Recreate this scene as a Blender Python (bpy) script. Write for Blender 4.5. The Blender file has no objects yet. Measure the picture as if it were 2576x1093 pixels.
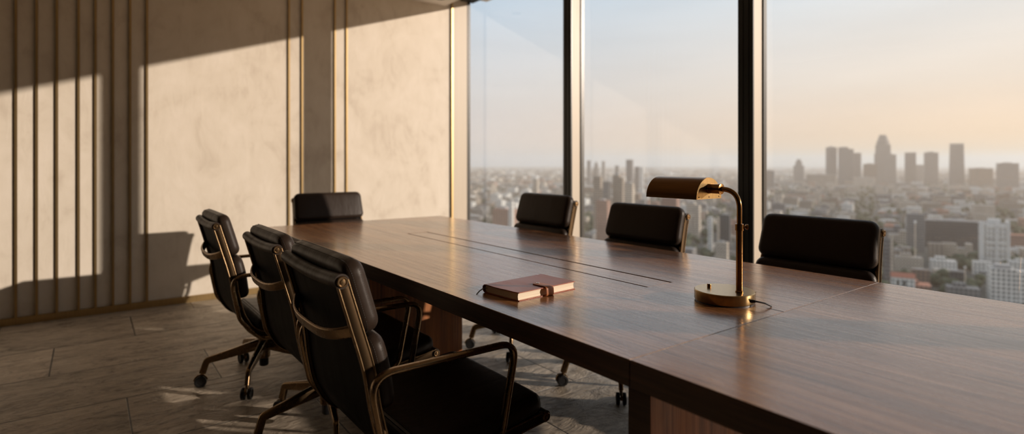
import bpy, bmesh, math, random
from math import radians as R, sin, cos, pi, sqrt
from mathutils import Vector, Matrix

random.seed(7)
SC = bpy.context.scene
COL = SC.collection

# ------------------------------------------------------------------ helpers
class MB:
    """collects shapes and links them as ONE mesh object"""
    def __init__(s): s.v, s.f, s.m = [], [], []
    def add(s, vs, fs, mi=0):
        b = len(s.v); s.v += [tuple(v) for v in vs]
        s.f += [tuple(i + b for i in f) for f in fs]; s.m += [mi] * len(fs); return s
    def box(s, a, b, mi=0):
        (x0, y0, z0), (x1, y1, z1) = a, b
        vs = [(x0,y0,z0),(x1,y0,z0),(x1,y1,z0),(x0,y1,z0),(x0,y0,z1),(x1,y0,z1),(x1,y1,z1),(x0,y1,z1)]
        return s.add(vs, [(0,3,2,1),(4,5,6,7),(0,1,5,4),(1,2,6,5),(2,3,7,6),(3,0,4,7)], mi)
    def lathe(s, prof, o=(0,0,0), axis=(0,0,1), n=32, mi=0):
        """prof: (radius, height) pairs along the axis from o; ends closed"""
        o = Vector(o); w = Vector(axis).normalized()
        u = w.orthogonal().normalized(); v = w.cross(u)
        vs = []; fs = []
        for r, h in prof:
            for k in range(n):
                a = 2*pi*k/n
                vs.append(o + w*h + (u*cos(a) + v*sin(a))*r)
        for i in range(len(prof)-1):
            for k in range(n):
                k2 = (k+1) % n
                fs.append((i*n+k, i*n+k2, (i+1)*n+k2, (i+1)*n+k))
        fs.append(tuple(range(n))[::-1]); L = (len(prof)-1)*n
        fs.append(tuple(range(L, L+n)))
        return s.add(vs, fs, mi)
    def cyl(s, p0, p1, r0, r1=None, n=24, mi=0):
        p0, p1 = Vector(p0), Vector(p1)
        return s.lathe([(r0, 0), (r0 if r1 is None else r1, (p1-p0).length)], p0, p1-p0, n, mi)
    def sweep(s, path, sec, side=None, closed=False, mi=0, scale=None):
        """path: points; sec: closed 2D section (a along side, b along side x tangent)"""
        P = [Vector(p) for p in path]; n = len(P); m = len(sec); vs = []; fs = []
        prev = None
        for i in range(n):
            if closed: t = (P[(i+1) % n] - P[i-1]).normalized()
            else: t = (P[min(i+1, n-1)] - P[max(i-1, 0)]).normalized()
            if side is not None:
                a = Vector(side); a = (a - t*a.dot(t)).normalized()
            else:
                a = t.orthogonal().normalized() if prev is None else (prev - t*prev.dot(t)).normalized()
                prev = a
            b = t.cross(a)
            k = 1 if scale is None else scale[i]
            for (p, q) in sec: vs.append(P[i] + a*p*k + b*q*k)
        rng = n if closed else n-1
        for i in range(rng):
            j = (i+1) % n
            for k in range(m):
                k2 = (k+1) % m
                fs.append((i*m+k, i*m+k2, j*m+k2, j*m+k))
        if not closed:
            fs.append(tuple(range(m))[::-1]); fs.append(tuple(range((n-1)*m, n*m)))
        return s.add(vs, fs, mi)
    def build(s, name, mats, parent=None, angle=38, smooth=True):
        me = bpy.data.meshes.new(name); me.from_pydata(s.v, [], s.f)
        mats = mats if isinstance(mats, (list, tuple)) else [mats]
        for mt in mats: me.materials.append(mt)
        for p, mi in zip(me.polygons, s.m): p.material_index = mi
        bm = bmesh.new(); bm.from_mesh(me); bmesh.ops.recalc_face_normals(bm, faces=bm.faces); bm.to_mesh(me); bm.free()
        if smooth:
            me.shade_smooth(); me.set_sharp_from_angle(angle=R(angle))
        o = bpy.data.objects.new(name, me); COL.objects.link(o)
        if parent is not None: o.parent = parent
        return o

def circ(r, n=12, ry=None):
    ry = r if ry is None else ry
    return [(r*cos(2*pi*k/n), ry*sin(2*pi*k/n)) for k in range(n)]

def rrect(w, h, r, n=4):
    out = []
    for cx, cy, a0 in ((w-r, h-r, 0), (-w+r, h-r, 90), (-w+r, -h+r, 180), (w-r, -h+r, 270)):
        for k in range(n+1):
            a = R(a0 + 90*k/n); out.append((cx + r*cos(a), cy + r*sin(a)))
    return out

def catmull(pts, n=8):
    P = [Vector(p) for p in pts]; P = [P[0]*2-P[1]] + P + [P[-1]*2-P[-2]]
    out = []
    for i in range(1, len(P)-2):
        for k in range(n):
            t = k/n; a, b, c, d = P[i-1:i+3]
            out.append(0.5*((2*b) + (c-a)*t + (2*a-5*b+4*c-d)*t*t + (3*b-a-3*c+d)*t**3))
    out.append(P[-2]); return out

def fillet(pts, rad, n=6, closed=False):
    """polyline with rounded corners; rad a number or one per point"""
    P = [Vector(p) for p in pts]; N = len(P); out = []
    for i in range(N):
        r = rad[i] if isinstance(rad, (list, tuple)) else rad
        if not closed and i in (0, N-1): out.append(P[i]); continue
        a, b, c = P[i-1], P[i], P[(i+1) % N]
        u, v = (a-b), (c-b); ang = u.angle(v)
        e0 = .98 if (not closed and i == 1) else .49; e1 = .98 if (not closed and i == N-2) else .49
        d = min(r/math.tan(ang/2), u.length*e0, v.length*e1)
        p0, p1 = b+u.normalized()*d, b+v.normalized()*d
        for k in range(n+1):
            t = k/n; out.append(p0*(1-t)**2 + b*2*t*(1-t) + p1*t*t)
    return out

def gridbox(hx, hy, hz, r, nx=2, ny=8, nz=1, nr=4):
    """closed box with a surface grid that is denser near its edges: (verts, faces)"""
    def ax(h, n):
        e = [-h + r*k/nr for k in range(nr)]
        mid = [-h+r + (2*h-2*r)*k/n for k in range(n+1)]
        return e + mid + [-x for x in e[::-1]]
    X, Y, Z = ax(hx, nx), ax(hy, ny), ax(hz, nz)
    idx = {}; vs = []; fs = []
    def vid(i, j, k):
        key = (i, j, k)
        if key not in idx:
            idx[key] = len(vs); vs.append((X[i], Y[j], Z[k]))
        return idx[key]
    a, b, c = len(X)-1, len(Y)-1, len(Z)-1
    for i in range(a):
        for j in range(b):
            fs.append((vid(i,j,0), vid(i,j+1,0), vid(i+1,j+1,0), vid(i+1,j,0)))
            fs.append((vid(i,j,c), vid(i+1,j,c), vid(i+1,j+1,c), vid(i,j+1,c)))
    for i in range(a):
        for k in range(c):
            fs.append((vid(i,0,k), vid(i+1,0,k), vid(i+1,0,k+1), vid(i,0,k+1)))
            fs.append((vid(i,b,k), vid(i,b,k+1), vid(i+1,b,k+1), vid(i+1,b,k)))
    for j in range(b):
        for k in range(c):
            fs.append((vid(0,j,k), vid(0,j,k+1), vid(0,j+1,k+1), vid(0,j+1,k)))
            fs.append((vid(a,j,k), vid(a,j+1,k), vid(a,j+1,k+1), vid(a,j,k+1)))
    return vs, fs

def tag(o, label, cat, group=None, kind=None):
    if label: o['label'] = label
    if cat: o['category'] = cat
    if group: o['group'] = group
    if kind: o['kind'] = kind
    return o

def empty(name, loc=(0,0,0), rz=0):
    o = bpy.data.objects.new(name, None); COL.objects.link(o)
    o.location = loc; o.rotation_euler = (0, 0, rz); o.empty_display_size = .1
    return o

def struct(o, label, cat): return tag(o, label, cat, kind='structure')

# ------------------------------------------------------------------ materials
def newmat(name):
    m = bpy.data.materials.new(name); m.use_nodes = True; nt = m.node_tree; nt.nodes.clear()
    out = nt.nodes.new('ShaderNodeOutputMaterial'); b = nt.nodes.new('ShaderNodeBsdfPrincipled')
    nt.links.new(b.outputs[0], out.inputs[0]); return m, nt, b, out

def N(nt, typ, **kw):
    n = nt.nodes.new('ShaderNode' + typ)
    for k, v in kw.items():
        if k.startswith('i_'):
            key = k[2:].replace('_', ' ')
            n.inputs[int(key) if key.isdigit() else key].default_value = v
        else: setattr(n, k, v)
    return n

def L(nt, a, b): nt.links.new(a, b)

def ramp(nt, stops, interp='LINEAR'):
    n = nt.nodes.new('ShaderNodeValToRGB'); cr = n.color_ramp; cr.interpolation = interp
    while len(cr.elements) > 1: cr.elements.remove(cr.elements[-1])
    cr.elements[0].position = stops[0][0]; cr.elements[0].color = (*stops[0][1], 1)
    for p, c in stops[1:]:
        e = cr.elements.new(p); e.color = (*c, 1)
    return n

def mapped(nt, scale=(1,1,1), coord='Object', rot=(0,0,0)):
    tc = N(nt, 'TexCoord'); mp = N(nt, 'Mapping'); mp.inputs['Scale'].default_value = scale
    mp.inputs['Rotation'].default_value = rot
    L(nt, tc.outputs[coord], mp.inputs['Vector']); return mp.outputs['Vector']

def bump(nt, b, height, strength=.2, dist=.01):
    n = N(nt, 'Bump'); n.inputs['Strength'].default_value = strength; n.inputs['Distance'].default_value = dist
    L(nt, height, n.inputs['Height']); L(nt, n.outputs[0], b.inputs['Normal'])

def plain(name, col, rough=.5, metal=0, spec=.5, noise=0, nscale=(30,30,30)):
    m, nt, b, _ = newmat(name)
    b.inputs['Base Color'].default_value = (*col, 1); b.inputs['Roughness'].default_value = rough
    b.inputs['Metallic'].default_value = metal; b.inputs['Specular IOR Level'].default_value = spec
    if noise:
        t = N(nt, 'TexNoise', i_Scale=1.0, i_Detail=4.0); L(nt, mapped(nt, nscale), t.inputs['Vector'])
        c2 = tuple(max(0, c*(1-noise)) for c in col); c3 = tuple(min(1, c*(1+noise*.6)) for c in col)
        rp = ramp(nt, [(.35, c2), (.65, c3)]); L(nt, t.outputs['Fac'], rp.inputs['Fac'])
        L(nt, rp.outputs['Color'], b.inputs['Base Color'])
        mr = N(nt, 'MapRange'); mr.inputs['To Min'].default_value = max(.02, rough-.08); mr.inputs['To Max'].default_value = min(1, rough+.08)
        L(nt, t.outputs['Fac'], mr.inputs['Value']); L(nt, mr.outputs[0], b.inputs['Roughness'])
    return m

def wood(name, stretch, dark, mid, light, rough=.3, coat=0.0, bumpk=.12, fine=1.0):
    """stretch: mapping scale, small along the grain"""
    m, nt, b, _ = newmat(name)
    v = mapped(nt, stretch)
    warp = N(nt, 'TexNoise', i_Scale=.9, i_Detail=2.0); L(nt, v, warp.inputs['Vector'])
    add = N(nt, 'VectorMath', operation='MULTIPLY_ADD'); add.inputs[1].default_value = (1.6,)*3
    L(nt, warp.outputs['Color'], add.inputs[0]); L(nt, v, add.inputs[2])
    broad = N(nt, 'TexNoise', i_Scale=1.1, i_Detail=3.0, i_Roughness=.55); L(nt, add.outputs[0], broad.inputs['Vector'])
    g = N(nt, 'TexNoise', i_Scale=5.0*fine, i_Detail=6.0, i_Roughness=.65); L(nt, add.outputs[0], g.inputs['Vector'])
    pores = N(nt, 'TexNoise', i_Scale=16.0*fine, i_Detail=3.0, i_Roughness=.6); L(nt, v, pores.inputs['Vector'])
    mix = N(nt, 'MixRGB', blend_type='MIX'); mix.inputs['Fac'].default_value = .55
    L(nt, broad.outputs['Fac'], mix.inputs['Color1']); L(nt, g.outputs['Fac'], mix.inputs['Color2'])
    rp = ramp(nt, [(.34, dark), (.5, mid), (.66, light)]); L(nt, mix.outputs[0], rp.inputs['Fac'])
    pr = ramp(nt, [(.30, (.35,.35,.35)), (.42, (1,1,1))]); L(nt, pores.outputs['Fac'], pr.inputs['Fac'])
    mul = N(nt, 'MixRGB', blend_type='MULTIPLY'); mul.inputs['Fac'].default_value = .7
    L(nt, rp.outputs['Color'], mul.inputs['Color1']); L(nt, pr.outputs['Color'], mul.inputs['Color2'])
    L(nt, mul.outputs[0], b.inputs['Base Color'])
    mr = N(nt, 'MapRange'); mr.inputs['From Min'].default_value = .3; mr.inputs['From Max'].default_value = .7
    mr.inputs['To Min'].default_value = rough+.07; mr.inputs['To Max'].default_value = rough-.05
    L(nt, g.outputs['Fac'], mr.inputs['Value']); L(nt, mr.outputs[0], b.inputs['Roughness'])
    b.inputs['Specular Tint'].default_value = (1, .92, .84, 1); b.inputs['Coat Weight'].default_value = coat*1.2; b.inputs['Coat Roughness'].default_value = .16
    h = N(nt, 'MixRGB', blend_type='ADD'); h.inputs['Fac'].default_value = .6
    L(nt, pr.outputs['Color'], h.inputs['Color1']); L(nt, g.outputs['Fac'], h.inputs['Color2'])
    bump(nt, b, h.outputs[0], bumpk, .002)
    return m

W_D, W_M, W_L = (.11,.043,.017), (.25,.108,.042), (.40,.19,.078)
M_wood = wood('walnut_top', (14, .55, 14), W_D, W_M, W_L, rough=.25, coat=.35, bumpk=.05)
M_wood2 = wood('walnut_top_extension', (15, .6, 15), W_D, W_M, W_L, rough=.27, coat=.3, bumpk=.10)
M_lid = wood('walnut_lid', (15, .5, 15), W_D, W_M, W_L, rough=.24, coat=.35, bumpk=.05)
M_panel = wood('walnut_panel', (13, 13, .45), (.10,.030,.009), (.31,.105,.028), (.50,.19,.055), rough=.48, bumpk=.1)

M_edge_shade = wood('walnut_edge_shade', (14, .55, 14), (.022,.009,.005), (.05,.022,.011), (.085,.038,.019), rough=.4, bumpk=.05)  # walnut darkened to paint shade onto the table rims and pedestal sides

def leather(name, col, rough, scale=90, wr=.25, spec=.5):
    m, nt, b, _ = newmat(name)
    b.inputs['Base Color'].default_value = (*col, 1)
    b.inputs['Specular IOR Level'].default_value = spec
    v = mapped(nt, (1,1,1))
    f = N(nt, 'TexVoronoi', i_Scale=float(scale*6)); L(nt, v, f.inputs['Vector'])
    w = N(nt, 'TexNoise', i_Scale=9.0, i_Detail=5.0, i_Roughness=.6); L(nt, mapped(nt, (1.6, .5, .5)), w.inputs['Vector'])
    mx = N(nt, 'MixRGB', blend_type='ADD'); mx.inputs['Fac'].default_value = 1
    mul = N(nt, 'Math', operation='MULTIPLY'); mul.inputs[1].default_value = .03
    L(nt, f.outputs['Distance'], mul.inputs[0]); L(nt, w.outputs['Fac'], mx.inputs['Color1']); L(nt, mul.outputs[0], mx.inputs['Color2'])
    bump(nt, b, mx.outputs[0], wr, .012)
    mr = N(nt, 'MapRange'); mr.inputs['To Min'].default_value = rough-.1; mr.inputs['To Max'].default_value = rough+.12
    L(nt, w.outputs['Fac'], mr.inputs['Value']); L(nt, mr.outputs[0], b.inputs['Roughness'])
    return m
M_leather = leather('black_leather', (.028,.018,.0128), .40, spec=.20)
M_sling = leather('black_sling_leather', (.0045,.004,.0036), .5, wr=.1, spec=.06)
M_stitch = plain('stitch_thread', (.022,.017,.013), .6)
M_bronze = plain('aged_bronze', (.255,.170,.092), .27, 1, noise=.08, nscale=(25,25,25))
M_bronze_d = plain('dark_bronze', (.12,.075,.04), .34, 1, noise=.08, nscale=(25,25,25))
M_web = plain('rail_web_bronze', (.045,.029,.016), .42, 1)
M_black = plain('black_plastic', (.008,.008,.009), .42)
M_blackmetal = plain('black_anodised_metal', (.012,.010,.008), .5, 0, .2)

def brushed(name, col, rough, scale):
    m, nt, b, _ = newmat(name); b.inputs['Metallic'].default_value = 1
    t = N(nt, 'TexNoise', i_Scale=1.0, i_Detail=3.0); L(nt, mapped(nt, scale), t.inputs['Vector'])
    rp = ramp(nt, [(.3, tuple(c*.82 for c in col)), (.7, col)]); L(nt, t.outputs['Fac'], rp.inputs['Fac'])
    L(nt, rp.outputs['Color'], b.inputs['Base Color']); b.inputs['Roughness'].default_value = rough
    bump(nt, b, t.outputs['Fac'], .06, .001); return m
M_brass = brushed('brass_strip', (.60,.43,.21), .36, (300, 300, 6))
M_lampbrass = brushed('lamp_brass', (.30,.155,.052), .20, (40, 40, 260))
M_lampbase = brushed('lamp_base_brass', (.46,.315,.145), .26, (120, 120, 20))
M_lampshade = brushed('lamp_shade_brass', (.20,.10,.034), .30, (200, 8, 200))
M_champ = plain('champagne_metal', (.53,.46,.365), .45, 0, .5, noise=.05, nscale=(200, 200, 3))
M_mull = plain('dark_mullion', (.012,.014,.014), .35)
M_chrome = plain('nickel', (.75,.72,.66), .2, 1)

def plaster():
    m, nt, b, _ = newmat('plaster')
    v = mapped(nt, (1,1,1))
    a = N(nt, 'TexNoise', i_Scale=2.2, i_Detail=7.0, i_Roughness=.6, i_Distortion=.6); L(nt, v, a.inputs['Vector'])
    c = N(nt, 'TexNoise', i_Scale=6.0, i_Detail=6.0, i_Roughness=.65, i_Distortion=1.4); L(nt, mapped(nt, (1,1,.45)), c.inputs['Vector'])
    mx = N(nt, 'MixRGB', blend_type='MIX'); mx.inputs['Fac'].default_value = .4
    L(nt, a.outputs['Fac'], mx.inputs['Color1']); L(nt, c.outputs['Fac'], mx.inputs['Color2'])
    rp = ramp(nt, [(.36, (.56,.49,.405)), (.47, (.66,.595,.50)), (.62, (.715,.65,.56))]); L(nt, mx.outputs[0], rp.inputs['Fac'])
    L(nt, rp.outputs['Color'], b.inputs['Base Color']); b.inputs['Roughness'].default_value = .62
    s = N(nt, 'TexNoise', i_Scale=3.0, i_Detail=8.0, i_Roughness=.6, i_Distortion=2.2); L(nt, mapped(nt, (2.5,2.5,.8)), s.inputs['Vector'])
    bump(nt, b, s.outputs['Fac'], .16, .012)
    return m
M_plaster = plaster()

def slate():
    m, nt, b, _ = newmat('slate_tiles')
    tc = N(nt, 'TexCoord'); sep = N(nt, 'SeparateXYZ'); L(nt, tc.outputs['Object'], sep.inputs[0])
    def M(op, a, bb=None):
        n = N(nt, 'Math', operation=op)
        for i, q in enumerate((a, bb)):
            if q is None: continue
            if isinstance(q, (int, float)): n.inputs[i].default_value = q
            else: L(nt, q, n.inputs[i])
        return n.outputs[0]
    ry = M('DIVIDE', M('SUBTRACT', sep.outputs['Y'], 2.77), .58)
    row = M('FLOOR', ry); fy = M('FRACT', M('ADD', ry, 100.0))
    tx = M('DIVIDE', M('SUBTRACT', M('SUBTRACT', sep.outputs['X'], .15), M('MULTIPLY', row, .42)), 1.16)
    colm = M('FLOOR', tx); fx = M('FRACT', M('ADD', tx, 100.0))
    ey = M('MULTIPLY', M('MINIMUM', fy, M('SUBTRACT', 1.0, fy)), .58)
    ex = M('MULTIPLY', M('MINIMUM', fx, M('SUBTRACT', 1.0, fx)), 1.16)
    e = M('MINIMUM', ex, ey)
    joint = N(nt, 'MapRange'); joint.inputs['From Min'].default_value = .0020; joint.inputs['From Max'].default_value = .0042
    L(nt, e, joint.inputs['Value'])
    cid = N(nt, 'CombineXYZ'); L(nt, row, cid.inputs[0]); L(nt, colm, cid.inputs[1])
    wn = N(nt, 'TexWhiteNoise', noise_dimensions='3D'); L(nt, cid.outputs[0], wn.inputs['Vector'])
    off = N(nt, 'VectorMath', operation='MULTIPLY_ADD'); off.inputs[1].default_value = (9,9,9)
    L(nt, wn.outputs['Color'], off.inputs[0]); L(nt, tc.outputs['Object'], off.inputs[2])
    st = N(nt, 'Mapping'); st.inputs['Scale'].default_value = (1.5, 3.1, 1); L(nt, off.outputs[0], st.inputs['Vector'])
    a = N(nt, 'TexNoise', i_Scale=2.4, i_Detail=8.0, i_Roughness=.66, i_Distortion=.9); L(nt, st.outputs[0], a.inputs['Vector'])
    d = N(nt, 'TexNoise', i_Scale=26.0, i_Detail=5.0, i_Roughness=.7); L(nt, off.outputs[0], d.inputs['Vector'])
    mx = N(nt, 'MixRGB'); mx.inputs['Fac'].default_value = .25
    L(nt, a.outputs['Fac'], mx.inputs['Color1']); L(nt, d.outputs['Fac'], mx.inputs['Color2'])
    rp = ramp(nt, [(.34, (.20,.165,.125)), (.46, (.43,.36,.28)), (.64, (.62,.53,.42))]); L(nt, mx.outputs[0], rp.inputs['Fac'])
    tv = N(nt, 'MapRange'); tv.inputs['To Min'].default_value = .8; tv.inputs['To Max'].default_value = 1.15; L(nt, wn.outputs['Value'], tv.inputs['Value'])
    vn = N(nt, 'TexNoise', i_Scale=5.5, i_Detail=7.0, i_Roughness=.7, i_Distortion=1.8); L(nt, st.outputs[0], vn.inputs['Vector'])
    vr = ramp(nt, [(.36, (.42,.40,.38)), (.45, (.92,.92,.92)), (.6, (1.0,1.0,1.0)), (.7, (1.18,1.16,1.12))]); L(nt, vn.outputs['Fac'], vr.inputs['Fac'])
    vm = N(nt, 'MixRGB', blend_type='MULTIPLY'); vm.inputs['Fac'].default_value = .9; L(nt, rp.outputs['Color'], vm.inputs['Color1']); L(nt, vr.outputs['Color'], vm.inputs['Color2'])
    sc = N(nt, 'VectorMath', operation='SCALE'); L(nt, vm.outputs[0], sc.inputs[0]); L(nt, tv.outputs[0], sc.inputs['Scale'])
    jm = N(nt, 'MixRGB'); jm.inputs['Color1'].default_value = (.03,.026,.022,1)
    L(nt, joint.outputs[0], jm.inputs['Fac']); L(nt, sc.outputs[0], jm.inputs['Color2']); L(nt, jm.outputs[0], b.inputs['Base Color'])
    rr = N(nt, 'MapRange'); rr.inputs['To Min'].default_value = .56; rr.inputs['To Max'].default_value = .32
    L(nt, a.outputs['Fac'], rr.inputs['Value']); L(nt, rr.outputs[0], b.inputs['Roughness'])
    rd = N(nt, 'TexNoise', i_Scale=3.2, i_Detail=9.0, i_Roughness=.62, i_Distortion=1.6); L(nt, st.outputs[0], rd.inputs['Vector'])
    h = M('MULTIPLY', M('ADD', rd.outputs['Fac'], M('MULTIPLY', d.outputs['Fac'], .12)), 1.0)
    h = M('ADD', h, M('MULTIPLY', joint.outputs[0], .35))
    bump(nt, b, h, .9, .02)
    return m
M_slate = slate()

def glass():
    m, nt, b, out = newmat('window_glass'); nt.nodes.remove(b)
    tr = N(nt, 'BsdfTransparent'); tr.inputs[0].default_value = (.985,.99,.985,1)
    gl = N(nt, 'BsdfGlossy'); gl.inputs['Roughness'].default_value = 0; gl.inputs['Color'].default_value = (1,1,1,1)
    fr = N(nt, 'Fresnel'); fr.inputs['IOR'].default_value = 1.5
    ge = N(nt, 'NewGeometry'); inv = N(nt, 'Math', operation='SUBTRACT'); inv.inputs[0].default_value = 1; L(nt, ge.outputs['Backfacing'], inv.inputs[1])
    ff = N(nt, 'Math', operation='MULTIPLY'); L(nt, fr.outputs[0], ff.inputs[0]); L(nt, inv.outputs[0], ff.inputs[1])
    f2 = N(nt, 'Math', operation='MULTIPLY'); f2.inputs[1].default_value = 1.5; L(nt, ff.outputs[0], f2.inputs[0])   # both faces of the pane
    mx = N(nt, 'MixShader'); L(nt, f2.outputs[0], mx.inputs[0]); L(nt, tr.outputs[0], mx.inputs[1]); L(nt, gl.outputs[0], mx.inputs[2])
    L(nt, mx.outputs[0], out.inputs[0]); return m
M_glass = glass()

# ------------------------------------------------------------------ dimensions (x = towards the windows, y = towards the plaster wall)
CH = 1.155                   # eye height
YW = 5.336                   # plaster wall
XG = 3.39                    # glass line
ZT = .731                    # tabletop
ZC = 2.85                    # ceiling
XL, YB = -2.8, -3.4          # other two walls

# ------------------------------------------------------------------ room shell
o = MB().box((XL-.1, YB-.1, -.12), (XG+.25, YW+.15, 0)).build('floor', M_slate, smooth=False)
struct(o, 'grey brown slate tile floor with staggered joints', 'floor')
M_ceil = plain('ceiling_paint', (.82,.77,.70), .75)
o = MB().box((XL-.1, YB-.1, ZC), (3.087, YW, ZC+.12)).box((3.087, YB-.1, 2.99), (XG+.25, YW, 3.1)).box((3.05, YB-.1, ZC+.12), (3.087, YW, 3.1)).build('ceiling', M_ceil, smooth=False)
struct(o, 'pale plain ceiling with a recessed edge along the windows', 'ceiling')
o = MB().box((XL-.1, YW, -.12), (XG+.012, YW+.15, 3.1)).build('wall_back', M_plaster, smooth=False)
struct(o, 'cream troweled plaster wall with brass strips', 'wall')
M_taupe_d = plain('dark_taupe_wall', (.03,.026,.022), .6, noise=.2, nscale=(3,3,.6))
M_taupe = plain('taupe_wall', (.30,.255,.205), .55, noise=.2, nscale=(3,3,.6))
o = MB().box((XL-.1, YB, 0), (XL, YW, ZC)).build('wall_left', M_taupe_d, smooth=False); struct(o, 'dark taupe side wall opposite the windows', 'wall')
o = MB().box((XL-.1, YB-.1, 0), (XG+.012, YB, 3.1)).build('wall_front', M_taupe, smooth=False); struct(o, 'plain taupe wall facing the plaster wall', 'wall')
o = MB().box((XL, YW-.018, 0), (3.19, YW, .052)).build('baseboard_back', M_brass, smooth=False); struct(o, 'low brass skirting along the plaster wall', 'skirting')

def wall_x(px):              # where a ray through that column meets the plaster wall
    t = (px-1288)/1421; return YW*(.6+.8*t)/(.8-.6*t)
k = 0
for px in (40.4, 92.6, 143.4, 198, 240.6, 284.4, 327.5, 369.7, 726.5, 759.5, 842, 871.5):
    k += 1; x = wall_x(px)
    o = MB().box((x-.0075, YW-.016, .052), (x+.0075, YW, ZC)).build('trim_%d' % k, M_brass, smooth=False)
    struct(o, 'slim vertical brass strip on the plaster wall', 'trim')
o = MB().box((3.166, YW-.022, .052), (3.186, YW, 2.99)).build('trim_13', M_brass, smooth=False); struct(o, 'brass strip where plaster meets the window frame', 'trim')
o = MB().box((3.192, YW-.012, 0), (3.255, YW, 2.99)).box((3.255, YW-.004, 0), (XG-.01, YW, 2.99)).build('trim_14', M_champ, smooth=False)
struct(o, 'champagne metal window jamb beside the plaster wall', 'trim')

# curtain wall: mullions, head, sill, panes
XI, XO = 3.27, 3.45
pitch = 1.635
mull_r = [3.524 - pitch*i for i in range(5)]        # camera-side faces
k = 20
for y0 in mull_r:
    k += 1
    g = MB()
    g.box((XI, y0, 0), (XI+.012, y0+.102, 2.99), 1)
    g.box((XI+.012, y0+.001, 0), (XG, y0+.101, 2.99), 0)
    g.box((XG, y0+.064, 0), (XO, y0+.101, 2.99), 0)  # unseen outer fin, set back behind the mullion to widen its wall shadow
    g.box((XI-.004, y0+.028, 0), (XI, y0+.036, 2.99), 1)
    g.box((XI-.004, y0+.066, 0), (XI, y0+.074, 2.99), 1)
    o = g.build('trim_%d' % k, [M_champ, M_mull], smooth=False)
    struct(o, 'tall window mullion, black inner face and champagne metal side', 'mullion')
o = MB().box((XI+.02, YB, 2.94), (XO, YW, 2.99)).build('trim_30', M_mull, smooth=False); struct(o, 'black metal head rail over the windows', 'window head')
o = MB().box((XI+.02, YB, 0), (XO, YW, .07)).build('trim_31', M_mull, smooth=False); struct(o, 'black metal sill rail under the windows', 'window sill')
edges = [YW] + sum([[y+.102, y] for y in mull_r], []) + [YB]
k = 0
for i in range(0, len(edges), 2):
    a, b = edges[i+1], edges[i]; k += 1
    o = MB().box((XG, a, .07), (XG+.012, b, 2.94)).build('window_%d' % k, M_glass, smooth=False)
    struct(o, 'clear full height window pane', 'window')
    f = MB()
    for ya in (a, b-.008): f.box((XG-.012, ya, .07), (XG+.024, ya+.008, 2.94))
    f.box((XG-.004, a+.060, .07), (XG-.001, a+.063, 2.94)); f.box((XG-.004, a+.028, .07), (XG-.001, a+.030, 2.94))  # two thin dark vertical lines on the glass beside the mullion
    fo = f.build('window_frame', M_mull, o, smooth=False); fo['label'] = 'thin black gaskets and lines on the glass'

g = MB().lathe([(.052, 0), (.052, .008), (.036, .010), (.036, .004)], (2.90, 5.09, ZC-.009), (0,0,1), 32)
dl = g.build('downlight', M_black); tag(dl, 'small black recessed downlight in the ceiling corner', 'light')

# ------------------------------------------------------------------ conference table
TX0, TX1, TYE, TYS, TYN = .9286, 2.235, 3.935, .818, .10
TH = .06
T = empty('conference_table', ((TX0+TX1)/2, (TYE+TYN)/2, 0)); TL = T.location.copy()
tag(T, 'long walnut conference table with a central cable channel and a visible seam', 'table')
def tbuild(g, name, mats, bevel=0, edge=None, **kw):
    g.v = [(x-TL.x, y-TL.y, z-TL.z) for x, y, z in g.v]
    o = g.build(name, mats, T, **kw)
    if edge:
        o.data.materials.append(M_edge_shade)
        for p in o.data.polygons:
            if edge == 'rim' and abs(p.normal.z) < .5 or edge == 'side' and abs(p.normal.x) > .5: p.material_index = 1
    if bevel:
        md = o.modifiers.new('edge', 'BEVEL'); md.width = bevel; md.segments = 2; md.limit_method = 'ANGLE'
    return o
CX0, CX1, CY0, CY1 = 1.517, 1.652, 1.26, 3.062
g = MB(); xs = [TX0, CX0, CX1, TX1]; ys = [TYS+.0004, CY0, CY1, TYE]; vs = []
for z in (ZT, ZT-TH):
    for y in ys:
        for x in xs: vs.append((x, y, z))
fs = []
for j in range(3):
    for i in range(3):
        if (i, j) == (1, 1): continue
        q = [j*4+i, j*4+i+1, (j+1)*4+i+1, (j+1)*4+i]
        fs.append(tuple(q)); fs.append(tuple(16+t for t in q[::-1]))
def wl(a, b): fs.append((a, b, b+16, a+16))
ringo = [0,1,2,3,7,11,15,14,13,12,8,4]
for i in range(12): wl(ringo[i], ringo[(i+1) % 12])
ringi = [5,9,10,6]
for i in range(4): wl(ringi[i], ringi[(i+1) % 4])
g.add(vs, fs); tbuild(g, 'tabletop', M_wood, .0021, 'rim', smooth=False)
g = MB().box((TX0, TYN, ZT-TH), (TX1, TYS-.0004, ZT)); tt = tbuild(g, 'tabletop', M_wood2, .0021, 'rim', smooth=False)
g = MB().box((CX0-.01, CY0-.01, ZT-.085), (CX1+.01, CY1+.01, ZT-TH)); tbuild(g, 'cable_tray', M_black, smooth=False)
for a, b in ((CY0+.0012, 1.652), (1.6535, 2.545), (2.5465, CY1-.0012)):
    g = MB().box((CX0+.0085, a, ZT-.055), (CX1-.0085, b, ZT-.0006)); tbuild(g, 'cable_lid', M_lid, .0008, smooth=False)
g = MB().box((1.5757, TYS+.001, ZT-.01), (1.5787, TYS+.052, ZT+.0004)); s = tbuild(g, 'cable_slit', M_black, smooth=False); s['label'] = 'short black cable slit'
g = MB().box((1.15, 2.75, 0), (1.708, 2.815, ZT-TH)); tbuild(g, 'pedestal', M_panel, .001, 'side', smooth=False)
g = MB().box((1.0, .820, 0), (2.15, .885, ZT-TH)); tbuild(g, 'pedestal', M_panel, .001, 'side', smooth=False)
g = MB().box((1.45, .25, ZT-TH-.05), (1.53, 3.5, ZT-TH)); tbuild(g, 'beam', M_black, smooth=False)

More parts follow.
